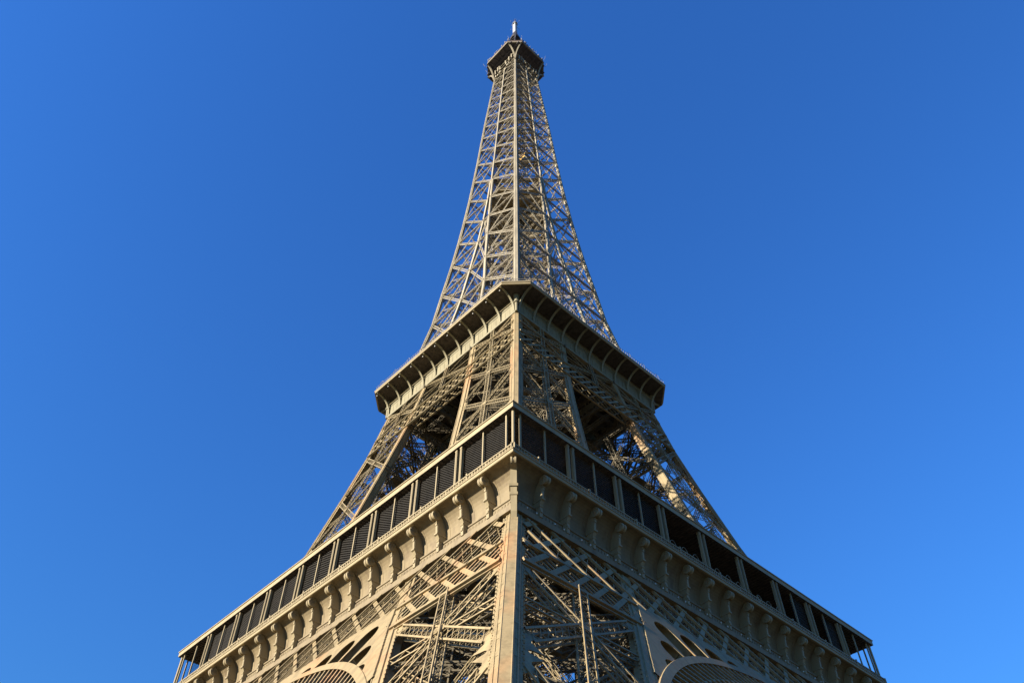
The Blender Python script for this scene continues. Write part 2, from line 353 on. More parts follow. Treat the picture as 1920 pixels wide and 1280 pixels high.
for k in range(4):
    r = Q*k
    full = (lambda z: -H(z)+1.0, lambda z: H(z)-1.0)
    legl = (lambda z: I(z)+.6, lambda z: H(z)-1.2); legr = (lambda z: -H(z)+1.2, lambda z: -I(z)-.6)
    mid = (lambda z: -I(z)-.2, lambda z: I(z)+.2)
    # upper belt, all across
    b = MB()
    mi = k % 2 == 0
    if mi:
        belt(b, 43.3, 51.0, full, 3.87, .52, 0, .2, 9.1, .1, False, mi)
        belt(b, 43.3, 51.0, full, 3.87, 0, .2, .38, 5.3, .12, False, mi)
    else:
        belt(b, 43.3, 51.0, full, 3.87, .55, 0, .0, 9.1, .1, False, mi)
        belt(b, 43.3, 51.0, full, 3.87, 0, .3, .2, 5.3, .28, False, mi)
    belt(b, 43.3, 51.0, full, 1.29, .09, .09, -.2, 5.8, .06, False, mi)
    belt(b, 43.9, 50.8, mid, 1.29, .12, .12, -.4, 6.4, .06, False)
    bb = MB()
    belt(bb, 43.9, 50.6, full, 3.87, .35, .35, -2.6, 6.2, .1, False)
    belt(bb, 43.9, 50.6, full, 1.93, .1, .1, -2.9, 6.2, .08, False)
    chord(b, 50.5, .3, *full, .0)
    for lim in (legl, legr): chord(b, 43.3, .38, *lim, .1, .25)
    n = int(2*H(47)/1.9)
    for i in range(n):                                                        # cross struts between the two planes
        s = -H(45)+1+i*1.93
        for z in (44.2, 46.7, 49.2):
            if abs(s) < H(z)-1: bb.bar(FP(s, z, 0), FP(s, z, -2.6), .14, .14)
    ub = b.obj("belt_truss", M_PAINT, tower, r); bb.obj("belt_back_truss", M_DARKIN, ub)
    for j, lim in enumerate((legl, legr)):
        b = MB(); mi = k % 2 == 0
        belt(b, 39.5, 43.2, lim, 2.58, .5, 0, .05, 4.4, .12, False, mi)
        belt(b, 39.5, 43.2, lim, 1.29, 0, .2, -.1, 2.6, .1, False, mi)
        chord(b, 39.45, .4, *lim, .1, .25); chord(b, 38.9, .14, *lim, -.1, .2)
        chord(b, 39.7, .4, *lim, -2.4, .2)
        b.obj("belt_band", M_RUST, ub)
    # spandrel plate with round-topped slots, standing on the arch
    RA, ZA = 44.0, 42.4-44.0
    sp = MB(); th_max = math.asin(29.3/RA); slots = []
    th0 = math.radians(11.2); dth = math.radians(4.75)
    for j in range(6):
        for sg in (1, -1): slots.append(sg*(th0+dth*j))
    def limit(th):
        # radius where the ray meets the belt bottom or the leg's inner column
        r_ = (43.7-ZA)/math.cos(th)
        for q in range(300):
            rr = RA+q*.05
            z = ZA+rr*math.cos(th)
            if rr >= r_ or abs(rr*math.sin(th)) > I(z)+.3: return max(rr, RA+.01)
        return r_
    SW = math.radians(2.0)
    def slot_top(th):
        for c in slots:
            u = (th-c)/SW
            if abs(u) < 1:
                t = min(limit(c-SW*.9), limit(c), limit(c+SW*.9))-1.25
                wid = SW*RA
                t -= wid*(1-math.sqrt(1-u*u))
                return t if t > RA+.05 else RA
        return RA
    def PP(th, r_, off): 
        s = r_*math.sin(th); z = ZA+r_*math.cos(th); return FP(s, z, off)
    nseg = 420; prev = None
    for j in range(nseg+1):
        th = -th_max+2*th_max*j/nseg
        cur = (th, slot_top(th), limit(th))
        if prev and cur[2]-cur[1] > .02 and prev[2]-prev[1] > .02:
            (t1, a1, b1), (t2, a2, b2) = prev, cur
            f = [PP(t1, a1, .18), PP(t2, a2, .18), PP(t2, b2, .18), PP(t1, b1, .18)]
            k_ = [p+Vector((0, .16, 0)) for p in f]
            sp.quad(*f); sp.quad(*reversed(k_)); sp.quad(f[0], k_[0], k_[1], f[1]); sp.quad(f[3], f[2], k_[2], k_[3])
        prev = cur
    for c in slots:                                                           # fins lining both sides of every slot
        t = limit(c)-1.2
        if t < RA+.4: continue
        for e in (-1, 1):
            th = c+e*SW*1.02
            a, b_ = PP(th, RA, .0), PP(th, t, .0)
            d2 = Vector((0, 2.6, -.2))
            sp.bar((a+a+d2)/2, (b_+b_+d2)/2, 2.6, .07, Vector((1, 0, 0)))
    spo = sp.obj("spandrel_plate", M_RUST, tower, r)
    # arch: front rib, back rib and lattice ring between them
    ar = MB(); nA = 96
    def ring(mb, ra, rb, o1, o2):
        polys = []
        for j in range(nA+1):
            th = -1.20+2.40*j/nA
            polys.append([PP(th, ra, o1), PP(th, rb, o1), PP(th, rb, o2), PP(th, ra, o2)])
        mb.sweep(polys)
    ring(ar, RA, RA-.75, .30, .05)
    ring(ar, RA-4.2, RA-4.7, .30, .0)
    ring(ar, RA-2.4, RA-2.6, .1, -.1)
    aro = ar.obj("arch", M_RUST, tower, r)
    la = MB()
    ring(la, RA, RA-.8, -3.0, -3.2); ring(la, RA-4.2, RA-4.7, -3.0, -3.2)
    for j in range(76):
        th = -1.18+2.36*j/75; t2 = th+.06
        la.bar(PP(th, RA-.7, .1), PP(t2, RA-4.2, .1), .22, .2, NF, False)
        la.bar(PP(t2, RA-.7, -.1), PP(th, RA-4.2, -.1), .16, .12, NF, False)
        la.bar(PP(th, RA-.8, .1), PP(t2, RA-.8, -3.1), .24, .1, (0, 0, 1), False)
        la.bar(PP(th, RA-4.4, .1), PP(th, RA-4.4, -3.1), .16, .1, (0, 0, 1), False)
    la.obj("arch_lattice", M_PAINT, aro)
    # band under the second gallery, and the middle panel above it
    b = MB(); f2 = (lambda z: -H(z)+.7, lambda z: H(z)-.7)
    chord(b, 99.3, .42, *f2, .08, .3); chord(b, 102.9, .42, *f2, .08, .3); chord(b, 101.1, .2, *f2, .04, .15)
    belt(b, 99.4, 102.8, f2, 1.75, .42, 0, .02, 3.9, .1, False, mi); belt(b, 99.4, 102.8, f2, 1.75, 0, .22, .06, 2.6, .1, False, mi)
    belt(b, 99.4, 103, f2, 2.1, .2, .2, -1.4, 3.6, .1, False); chord(b, 99.3, .5, *f2, -1.4, .25)
    for A, B in ((-1, 1), (1, -1)):
        b.girder(FP(A*I(103.3), 103.3, -.2), FP(B*I(109.5), 109.5, -.2), .7, .4, NF, .14, .07, .8, True)
    b.girder(FP(0, 103.2), FP(0, 109.6), .6, .4, NF, .12, .06, .7)
    for z in (106.4,): b.girder(FP(-I(z), z, -.3), FP(I(z), z, -.3), .6, .4, NF, .12, .06, .7, True)
    b.obj("upper_belt", M_MID, tower, r)
    # inner girders under the second gallery between the inner columns
    b = MB()
    for z, h in ((107.6, 3.6),):
        d = I(z)
        for yy in (d,):
            for e in (h/2, -h/2): b.bar((-H(z), -yy, z+e), (H(z), -yy, z+e), .6, .3, (0, 1, 0))
            m = int(2*H(z)/1.7)
            for i in range(m):
                x0 = -H(z)+2*H(z)*i/m; x1 = x0+2*H(z)/m
                b.bar((x0, -yy, z-h/2), (x1, -yy, z+h/2), .22, .08, (0, 1, 0)); b.bar((x1, -yy, z-h/2), (x0, -yy, z+h/2), .22, .08, (0, 1, 0))
            b.bar((-H(z)*.96, -yy, z), (H(z)*.96, -yy, z), h*.42, .1, (0, 1, 0))
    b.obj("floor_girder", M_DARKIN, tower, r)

# ------------------------------------------------------------------ first gallery
def square_ring(mb, prof, closed=False, caps=False):
    polys = []
    for sx, sy in ((1, -1), (1, 1), (-1, 1), (-1, -1), (1, -1)):
        polys.append([(sx*d, sy*d, z) for d, z in prof])
    mb.sweep(polys, False, closed)
gal = MB()
square_ring(gal, [(33.9, 55.1), (9.5, 55.1), (9.5, 56.0), (35.4, 56.0), (35.4, 55.6)], False)
for e in range(-30, 31, 4):                                                   # deck beams seen from below
    gal.bar((e, -33, 54.6), (e, 33, 54.6), .35, .9, (1, 0, 0)) if abs(e) > 10 else None
    gal.bar((-33, e, 54.4), (33, e, 54.4), .35, .9, (0, 1, 0)) if abs(e) > 10 else None
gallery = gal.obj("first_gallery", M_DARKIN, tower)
fr = MB()
FPROF = [(33.7, 50.08), (34.58, 50.1), (34.62, 50.72), (34.2, 50.82), (34.14, 51.7), (34.26, 51.76), (34.26, 51.92), (33.85, 52.0), (33.8, 52.4)]
FPROF += [(35.75-1.95*math.cos(t*math.pi/20), 52.7+2.77*math.sin(t*math.pi/20)) for t in range(0, 11)]
square_ring(fr, FPROF)
for k in range(4):
    R_ = Matrix.Rotation(Q*k, 3, 'Z')
    n0 = len(fr.v)
    for i in range(18):                                                       # seams of the cove panels and the relief of the ornament band
        s = -34.8+3.87*(i+.5)
        for (d, z), (d2, z2) in zip(FPROF[8:18], FPROF[9:19]):
            for e in (-1.15, 1.15):
                fr.bar((s+e, -d, z), (s+e, -d2, z2), .05, .05, (0, 1, 0), False)
        for j in range(8):
            x = s-1.7+j*.47
            fr.bar((x, -34.16, 50.95), (x+.14, -34.16, 51.55), .18, .14, (0, 1, 0))
            fr.bar((x+.28, -34.16, 51.53), (x+.22, -34.16, 51.0), .13, .1, (0, 1, 0))
    for v in range(n0, len(fr.v)): fr.v[v] = R_ @ fr.v[v]
frieze = fr.obj("frieze", M_FRIEZE, gallery)
co = MB()
square_ring(co, [(35.5, 55.47), (35.95, 55.5), (36.0, 55.56), (36.02, 55.82), (36.1, 55.86), (36.1, 55.98), (35.6, 56.0), (35.3, 55.98)])
co.obj("cornice", M_ROOF, gallery)
# scroll brackets
def bracket_mesh():
    b = MB()
    def ext(poly, w, s=0.0):
        b.prism([(s-w/2, -d, z) for d, z in poly], (w, 0, 0))
    ext([(33.75, 52.85), (34.95, 52.85), (35.0, 53.4), (35.05, 54.0), (35.15, 54.4), (35.5, 55.3), (34.6, 55.3), (34.0, 54.2)], .34)
    ext([(34.6, 52.85), (35.02, 52.85), (35.08, 53.4), (35.12, 54.0), (35.25, 54.45), (34.8, 54.45), (34.6, 53.5)], .28)
    ext([(33.75, 52.6), (35.0, 52.6), (35.14, 52.68), (35.14, 52.84), (33.75, 52.84)], .52)
    ext([(33.75, 52.15), (34.74, 52.15), (34.98, 52.6), (33.75, 52.6)], .42)
    ext([(33.75, 51.9), (34.8, 51.9), (34.86, 52.02), (34.8, 52.15), (33.75, 52.15)], .46)
    ext([(33.75, 50.72), (34.72, 50.72), (34.74, 51.2), (34.76, 51.9), (33.75, 51.9)], .38)
    b.box((0, -34.76, 51.4), (.28, .14, .3))
    cd, cz = 35.42, 54.88
    def ringp(r0, n=22): return [(cd+r0*1.12*math.cos(2*math.pi*i/n), cz-.05+r0*1.12*math.sin(2*math.pi*i/n)) for i in range(n)]
    ext(ringp(.5), .24, -.2); ext(ringp(.5), .24, .2); ext(ringp(.44), .4)
    for e in (-1, 1):                                                          # spiral relief on both ends
        pr = None
        for i in range(30):
            a = i*.42; r0 = .44*(1-i/32)
            p = (e*.33, -(cd+r0*math.cos(a)), cz+r0*math.sin(a))
            if pr: b.bar(pr, p, .09, .09, (1, 0, 0), False)
            pr = p
    b.bar((0, -35.14, 54.3), (0, -35.1, 53.8), .26, .14, (0, 1, 0)); b.box((0, -35.16, 54.2), (.4, .16, .2))
    return b
pb = bracket_mesh().obj("scroll_bracket", M_ROOF, gallery); first = True
for k in range(4):
    for i in range(17):
        s = 30.95-3.87*i
        loc = Matrix.Rotation(Q*k, 3, 'Z') @ Vector((s, 0, 0))
        if first: pb.location = loc; pb.rotation_euler = (0, 0, Q*k); first = False
        else: copy(pb, gallery, Q*k, loc)
cb = MB()                                                                      # corner bracket
def dg(w, o, z, L=1.6):                     # plan section across the corner: half width w, reach o along the diagonal, length L back
    f = Vector((34.05, -34.05, z))+Vector((.7071, -.7071, 0))*o; t_ = Vector((.7071, .7071, 0))*w; b_ = Vector((-.7071, .7071, 0))*L
    return [f+t_, f-t_, f-t_+b_, f+t_+b_]
cb.sweep([dg(w, o, z) for z, w, o in ((48.0, .26, .55), (49.5, .3, 1.0), (51.4, .32, 1.15), (54.2, .32, 1.5), (54.5, .32, 2.2))])
cb.sweep([dg(.44, o, z, 1.9) for z, o in ((52.25, 1.35), (52.5, 1.42))]); cb.sweep([dg(.40, o, z) for z, o in ((51.3, 1.2), (51.6, 1.26))])
for e in (-.2, 0, .2):
    ax_ = Vector((.7071, .7071, 0)); c_ = Vector((35.35, -35.35, 54.85))+ax_*e
    rr = .52 if e else .42
    cb.sweep([[c_+ax_*o+Vector((.7071, -.7071, 0))*rr*math.cos(t)+Vector((0, 0, 1))*rr*math.sin(t) for t in [2*math.pi*i/16 for i in range(16)]] for o in (-.09, .09)])
cbo = cb.obj("corner_bracket", M_ROOF, gallery)
for k in (1, 2, 3): copy(cbo, gallery, Q*k)
# lamps along the foot of the frieze
lm = MB()
lm.sweep([[(.085*c*math.cos(t), -34.72+.085*c*math.sin(t), z) for t in [2*math.pi*i/8 for i in range(8)]] for z, c in ((50.74, .5), (50.81, 1), (50.88, 1), (50.95, .4))])
lmo = lm.obj("sparkle_lamp", M_LAMP, gallery, Q, (0, -32.9, 0)); 
for i in range(17*3):
    s = -32.9+1.29*(i+1)
    if (i+2) % 3 == 0: continue
    copy(lmo, gallery, Q, (0, s, 0))
# railing
for k in range(4):
    rl = MB(); y = -35.85
    rl.bar((-36, y, 56.66), (36, y, 56.66), .14, .2, (0, 1, 0)); rl.bar((-36, y, 56.0), (36, y, 56.0), .14, .2, (0, 1, 0)); rl.bar((-36, y, 56.36), (36, y, 56.36), .07, .1, (0, 1, 0))
    n = 170
    for i in range(n+1):
        x = -36+72*i/n; rl.bar((x, y, 56.0), (x, y, 56.66), .13 if i % 5 else .26, .1, (0, 1, 0), False)
        if i % 18 == 9: rl.bar((x, y, 56.0), (x, y, 57.0), .2, .2, (0, 1, 0))
    if k == 1:                                                                # looped guard wires of the open bays
        for i in range(11):
            cx_ = -10.5+2.1*i; pr = None
            for j in range(9):
                t = j/8*math.pi; q = (cx_+.55*math.cos(t), y, 56.65+.7*math.sin(t))
                if pr: rl.bar(pr, q, .05, .05, (0, 1, 0), False)
                pr = q
    rl.obj("railing", M_ROOF, gallery, Q*k)
# roof with its edge, ceiling
rf = MB()
square_ring(rf, [(36.05, 61.68), (36.05, 62.3), (36.16, 62.34), (36.16, 62.46), (30, 62.6)])
rf.obj("roof", M_ROOF, gallery)
ce = MB(); square_ring(ce, [(36.0, 61.7), (31.5, 61.66), (31.5, 62.5)])
for k in range(4):
    R_ = Matrix.Rotation(Q*k, 3, 'Z'); n0 = len(ce.v)
    for i in range(120): 
        x = -35.5+71*i/119; 
        if abs(x) < 35: ce.bar((x, -35.9, 61.62), (x, -31.6, 61.6), .12, .1, (0, 0, 1), False)
    for v in range(n0, len(ce.v)): ce.v[v] = R_ @ ce.v[v]
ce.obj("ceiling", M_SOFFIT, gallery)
wl = MB()
for k in range(4):
    R_ = Matrix.Rotation(Q*k, 3, 'Z'); n0 = len(wl.v)
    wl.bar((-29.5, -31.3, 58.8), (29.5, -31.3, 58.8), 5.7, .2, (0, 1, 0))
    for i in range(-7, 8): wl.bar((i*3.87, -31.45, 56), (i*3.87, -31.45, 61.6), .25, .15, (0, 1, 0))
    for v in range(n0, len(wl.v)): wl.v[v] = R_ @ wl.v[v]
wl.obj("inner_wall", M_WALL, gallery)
# posts (pairs), mullions, mesh screens
po = MB()
po.sweep([[(x, y-35.65, z) for x, y in ((-.15, -.17), (-.05, -.17), (-.05, -.21), (.05, -.21), (.05, -.17), (.15, -.17), (.15, .17), (-.15, .17))] for z in (56.0, 61.7)])
po.box((0, -35.65, 56.75), (.38, .42, .3)); po.box((0, -35.65, 61.5), (.36, .4, .2))
poo = po.obj("post", M_ROOF, gallery); first = True
mu = MB(); mu.bar((0, -35.6, 56), (0, -35.6, 61.7), .17, .17, (0, 1, 0)); muo = mu.obj("mullion", M_ROOF, gallery); firstm = True
pairs = [27.09-7.74*i for i in range(8)]
for k in range(4):
    R_ = Matrix.Rotation(Q*k, 3, 'Z')
    for p in pairs:
        for e in (-.4, .4):
            loc = R_ @ Vector((p+e, 0, 0))
            if first: poo.location = loc; poo.rotation_euler = (0, 0, Q*k); first = False
            else: copy(poo, gallery, Q*k, loc)
    for i in range(9):
        s = 30.96-7.74*i
        if k == 1 and abs(s) < 10: continue
        loc = R_ @ Vector((s, 0, 0))
        if firstm: muo.location = loc; muo.rotation_euler = (0, 0, Q*k); firstm = False
        else: copy(muo, gallery, Q*k, loc)
        # mesh of the bay
        if i == 8 and k != 1 or i == 0 and k == 1: pass
        ms = MB(); lo, hi = max(s-3.3, -35.4), min(s+3.3, 35.4)
        if k == 1 and s > 12: lo = s+.1
        tn = math.tan(math.radians((18 if k == 0 else 40)+(min(27, (31-s)*.5) if k == 0 else 5)))
        sgn = -1 if k == 0 else 1
        if i == (0 if k == 1 else 8): continue
        pitch = .25; n = int((6+(hi-lo)*tn)/pitch)+1
        for j in range(n):
            z0 = 56.2-(hi-lo)*tn*0+j*pitch-((hi-lo)*tn if True else 0)
            # line descends towards the near corner
            pts = []
            for q in range(25):
                u = q/24; s_ = lo+(hi-lo)*u
                z = z0+(hi-lo)*tn*((1-u) if sgn < 0 else u)
                if 56.4 <= z <= 61.6: pts.append((s_, z))
            if len(pts) > 1: ms.bar((pts[0][0], -35.3, pts[0][1]), (pts[-1][0], -35.3, pts[-1][1]), .052, .04, (0, 1, 0), False)
        ms.obj("mesh_screen", M_SLAT, gallery, Q*k)
cpst = MB(); cpst.sweep([[(35.55+.17*math.cos(t), -35.55+.17*math.sin(t), z) for t in [2*math.pi*i/12 for i in range(12)]] for z in (55.9, 61.7)])
for x, y in ((34.6, -35.6), (35.6, -34.6)): cpst.bar((x, y, 55.9), (x, y, 61.7), .18, .18, (0, 1, 0))
cpo = cpst.obj("corner_post", M_ROOF, gallery)
for k in (1, 2, 3): copy(cpo, gallery, Q*k)

# ------------------------------------------------------------------ second gallery
def octo(h, c, z): return [(h-c, -h, z), (h, -h+c, z), (h, h-c, z), (h-c, h, z), (-h+c, h, z), (-h, h-c, z), (-h, -h+c, z), (-h+c, -h, z)]
G2H, G2C = 21.6, 3.56
s2 = MB()
s2.sweep([octo(G2H-.15, G2C, 113.85), octo(G2H-.15, G2C, 114.3)])
for e in range(-16, 17, 4):
    s2.bar((e, -18, 112.9), (e, 18, 112.9), .4, 1.4, (1, 0, 0)); s2.bar((-18, e, 112.7), (18, e, 112.7), .4, 1.4, (0, 1, 0))
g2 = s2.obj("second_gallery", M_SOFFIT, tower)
b = MB(); square_ring(b, [(17.6, 109.35), (18.2, 109.4), (18.24, 109.6), (18.24, 109.85), (18.1, 109.95), (18.02, 110.0), (18.05, 111.6), (18.13, 112.35), (18.13, 112.5), (18.05, 112.55), (18.05, 113.79)])
for k in range(4):
    R_ = Matrix.Rotation(Q*k, 3, 'Z'); n0 = len(b.v)
    for i in range(-15, 16): b.bar((i*1.17, -18.05, 110), (i*1.17, -18.07, 113.7), .04, .05, (0, 1, 0), False)
    for v in range(n0, len(b.v)): b.v[v] = R_ @ b.v[v]
b.obj("frieze", M_G2, g2)
b = MB()
for k in range(4):
    R_ = Matrix.Rotation(Q*k, 3, 'Z'); n0 = len(b.v)
    i_ = 18.12; o = G2H-.1
    P0 = [(18.08, 113.78), (19.8, 113.8), (21.5, 113.84)]
    for (d1, z1), (d2, z2) in zip(P0, P0[1:]):
        w1 = d1+(G2H-G2C-21.5)*(d1-18.08)/3.42; w2 = d2+(G2H-G2C-21.5)*(d2-18.08)/3.42
        b.quad((-w1, -d1, z1), (w1, -d1, z1), (w2, -d2, z2), (-w2, -d2, z2))
        b.quad((w1, -d1, z1), (d1, -w1, z1), (d2, -w2, z2), (w2, -d2, z2))
        for j in range(-9, 10):
            x = j*1.9; b.bar((x, -d1+.02, z1-.03), (x, -d2+.02, z2-.03), .06, .06, (0, 0, 1), False)
    for v in range(n0, len(b.v)): b.v[v] = R_ @ b.v[v]
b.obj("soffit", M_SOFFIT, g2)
b = MB(); prof = [(21.45, 113.8), (21.62, 113.84), (21.66, 114.15), (21.74, 114.2), (21.74, 114.42), (21.3, 114.46)]
b.sweep([octo(d, G2C, z) for d, z in prof], False)
b.obj("deck_edge", M_ROOF, g2)
rb = MB()
arc = []
for i in range(11):
    t = i/10*math.pi/2; arc.append((18.2+3.2*(1-math.cos(t)), 110.4+3.35*math.sin(t)))
arc = [(18.16, 109.9)]+arc
def rib(b, arc, w, dep):
    pl = []
    for i, (d, z) in enumerate(arc):
        a = arc[max(0, i-1)]; c = arc[min(len(arc)-1, i+1)]
        tx, tz = c[0]-a[0], c[1]-a[1]; L = math.hypot(tx, tz); nx, nz = tz/L, -tx/L
        p = (d+nx*dep/2, z+nz*dep/2); q = (d-nx*dep/2, z-nz*dep/2)
        pl.append([(-w/2, -p[0], p[1]), (w/2, -p[0], p[1]), (w/2, -q[0], q[1]), (-w/2, -q[0], q[1])])
    b.sweep(pl)
rib(rb, arc, .36, .2); rib(rb, [(d-.12*(1 if z < 112 else 0), z+.12) for d, z in arc], .1, .3)
rbo = rb.obj("curved_bracket", M_G2, g2); first = True
fl = MB(); fl.sweep([[(-.55+.11*c*math.cos(t), -21.05+.09*c*math.sin(t), z) for t in [2*math.pi*i/8 for i in range(8)]] for z, c in ((113.45, .4), (113.52, 1), (113.62, 1), (113.7, .5), (113.84, .4))])
flo = fl.obj("floodlight", M_LAMP, g2); firstf = True
for k in range(4):
    for i in range(11):
        loc = Matrix.Rotation(Q*k, 3, 'Z') @ Vector((17.55-3.51*i, 0, 0))
        if first: rbo.location = loc; rbo.rotation_euler = (0, 0, Q*k); first = False
        else: copy(rbo, g2, Q*k, loc)
        if k in (0, 3):
            if firstf: flo.location = loc; flo.rotation_euler = (0, 0, Q*k); firstf = False
            else: copy(flo, g2, Q*k, loc)
c_ = MB()
c_.sweep([[(18.1+a*math.cos(t), -18.1+a*math.sin(t), z) for t in [2*math.pi*i/16 for i in range(16)]] for z, a in ((109.4, .26), (111.6, .3), (111.7, .5), (111.85, .55), (112.0, .5), (112.1, .3), (113.6, .6))])
cco = c_.obj("corner_cone", M_G2, g2)
for k in (1, 2, 3): copy(cco, g2, Q*k)
for k in range(4):
    p = MB(); p.bar((-17.6, -18.5, 112.2), (17.6, -18.5, 112.2), .09, .09, (0, 1, 0)); p.obj("pipe", M_ROOF, g2, Q*k)
    rl = MB()
    for i in range(60):
        x = -18+36*i/59; rl.bar((x, -21.5, 114.4), (x, -21.5, 115.5), .05, .05, (0, 1, 0), False)
    for z in (114.9, 115.5): rl.bar((-18, -21.5, z), (18, -21.5, z), .05, .05, (0, 1, 0))
    for i in range(9):
        x = -16.5+4.1*i; pr = None
        for j in range(9):
            t = j/8*math.pi; q = (x+.5*math.cos(t), -21.4, 115.5+.75*math.sin(t))
            if pr: rl.bar(pr, q, .05, .05, (0, 1, 0), False)
            pr = q
    rl.bar((18, -21.5, 115.4), (21.5, -18, 115.4), .06, .06); rl.bar((18, -21.5, 114.9), (21.5, -18, 114.9), .06, .06)
    rl.obj("railing", M_GREY, g2, Q*k)

# ------------------------------------------------------------------ spire
LV = [114.5, 125.8, 136.9, 147.3, 158.8, 168.2, 178.2, 188.3, 198.3, 208.1, 216.6, 224.2, 231.9, 238.8, 245.4, 251.5, 257.3, 262.8, 267.6]
core = MB()
for (x, y) in ((1.9, 1.9), (-1.9, 1.9), (1.9, -1.9), (-1.9, -1.9)):            # lift guides and stair core
    for a, b_ in zip(LV, LV[1:]):
        core.girder((x, y, a), (x, y, b_), .5, .5, (1, 0, 0), .12, .06, .9)
for i, z in enumerate(LV[:-1]):
    for q in range(2):
        zz = z+(LV[i+1]-z)*q/2; d = H(zz)-.5
        for A, B in (((1.9, -1.9), (1.9, 1.9)), ((1.9, 1.9), (-1.9, 1.9)), ((-1.9, 1.9), (-1.9, -1.9)), ((-1.9, -1.9), (1.9, -1.9))):
            core.bar((*A, zz), (*B, zz), .18, .14)
        if q == 0:
            for sx, sy in ((1, 1), (1, -1), (-1, 1), (-1, -1)):
                core.girder((sx*d, sy*d, zz), (sx*1.9, sy*1.9, zz), .5, .4, (0, 0, 1), .1, .05, .9)
                core.girder((sx*d, sy*I(zz), zz), (sx*I(zz), sy*d, zz), .4, 0, (0, 0, 1), .1, .05, .9)
            for A, B in (((d, 0), (0, d)), ((0, d), (-d, 0)), ((-d, 0), (0, -d)), ((0, -d), (d, 0))):
                core.girder((*A, zz), (*B, zz), .4, .3, (0, 0, 1), .1, .05, .9)
    for q in range(4):                                                        # stair flights
        z0 = z+(LV[i+1]-z)*q/4; z1 = z+(LV[i+1]-z)*(q+1)/4; e = 1 if q % 2 else -1
        core.girder((-1.5*e, 1.2, z0), (1.5*e, 1.2, z1), .9, 0, (0, 0, 1), .1, .09, .4)
        core.girder((-1.5*e, -1.2, z0), (1.5*e, -1.2, z1), .9, 0, (0, 0, 1), .1, .09, .4)
LV2 = [z for z in LV if z < 189]
for a, b_ in zip(LV2, LV2[1:]):                                               # inner faces of the four shafts
    for sx in (1, -1):
        for sy in (1, -1):
            ia, ib, ha, hb = I(a), I(b_), H(a), H(b_)
            core.bar((sx*ia, sy*ia, a), (sx*ib, sy*ib, b_), .5, .5, (1, 0, 0), False)
            for (p, q) in (((ia, ha), (ib, ib)), ((ia, ia), (ib, hb))):
                core.girder((sx*p[0], sy*p[1], a), (sx*q[0], sy*q[1], b_), .45, 0, (1, 0, 0), .11, .055, .8)
                core.girder((sx*p[1], sy*p[0], a), (sx*q[1], sy*q[0], b_), .45, 0, (0, 1, 0), .11, .055, .8)
            core.girder((sx*ib, sy*ib, b_), (sx*ib, sy*hb, b_), .5, .3, (1, 0, 0), .1, .05, .8)
            core.girder((sx*ib, sy*ib, b_), (sx*hb, sy*ib, b_), .5, .3, (0, 1, 0), .1, .05, .8)
spire = core.obj("spire", mat("inner spire paint", (0.34, 0.275, 0.17), .6, (.22, .175, .11), .7, .3, .12, 4.0, tlo=.4, thi=.6), tower)
cc = MB()
for a, b_, w in [(a, b_, .78-.30*i/len(LV)) for i, (a, b_) in enumerate(zip(LV, LV[1:]))]:
    column(cc, lambda z: (H(z), -H(z)), (-1, 0), (0, 1), [a, b_], w, w*.35, .18, .08)
    n = int((b_-a)/.55)
    if a < 190:
        for i in range(n):
            z = a+(b_-a)*i/n; x = H(z)
            cc.box((x-w-.3, -x+.15, z), (.16, .1, .2)); cc.box((x-.15, -x+w+.3, z), (.1, .16, .2))
cco = cc.obj("corner_column", M_TOP, spire)
for k in (1, 2, 3): copy(cco, spire, Q*k)
fcol = []
for sg in (1, -1):
    c = MB()
    for a, b_ in zip(LV2, LV2[1:]):
        c.bar(Vector((sg*I(a), -H(a)+.25, a)), Vector((sg*I(b_), -H(b_)+.25, b_)), .62 if a < 150 else .5, .5, (0, 1, 0), False)
        n = int((b_-a)/.55)
        for i in range(n):
            z = a+(b_-a)*i/n
            c.box((sg*(I(z)+.36), -H(z)+.12, z), (.12, .06, .18))
    fcol.append(c.obj("face_column", M_TOP, spire))
c = MB(); up_ = [z for z in LV if z > 187]
for a, b_ in zip(up_, up_[1:]):
    c.bar((0, -H(a)+.18, a), (0, -H(b_)+.18, b_), .5-.12*(a-188)/80, .4, (0, 1, 0), False)
fcol.append(c.obj("face_column", M_TOP, spire))
for f in fcol:
    for k in (1, 2, 3): copy(f, spire, Q*k)
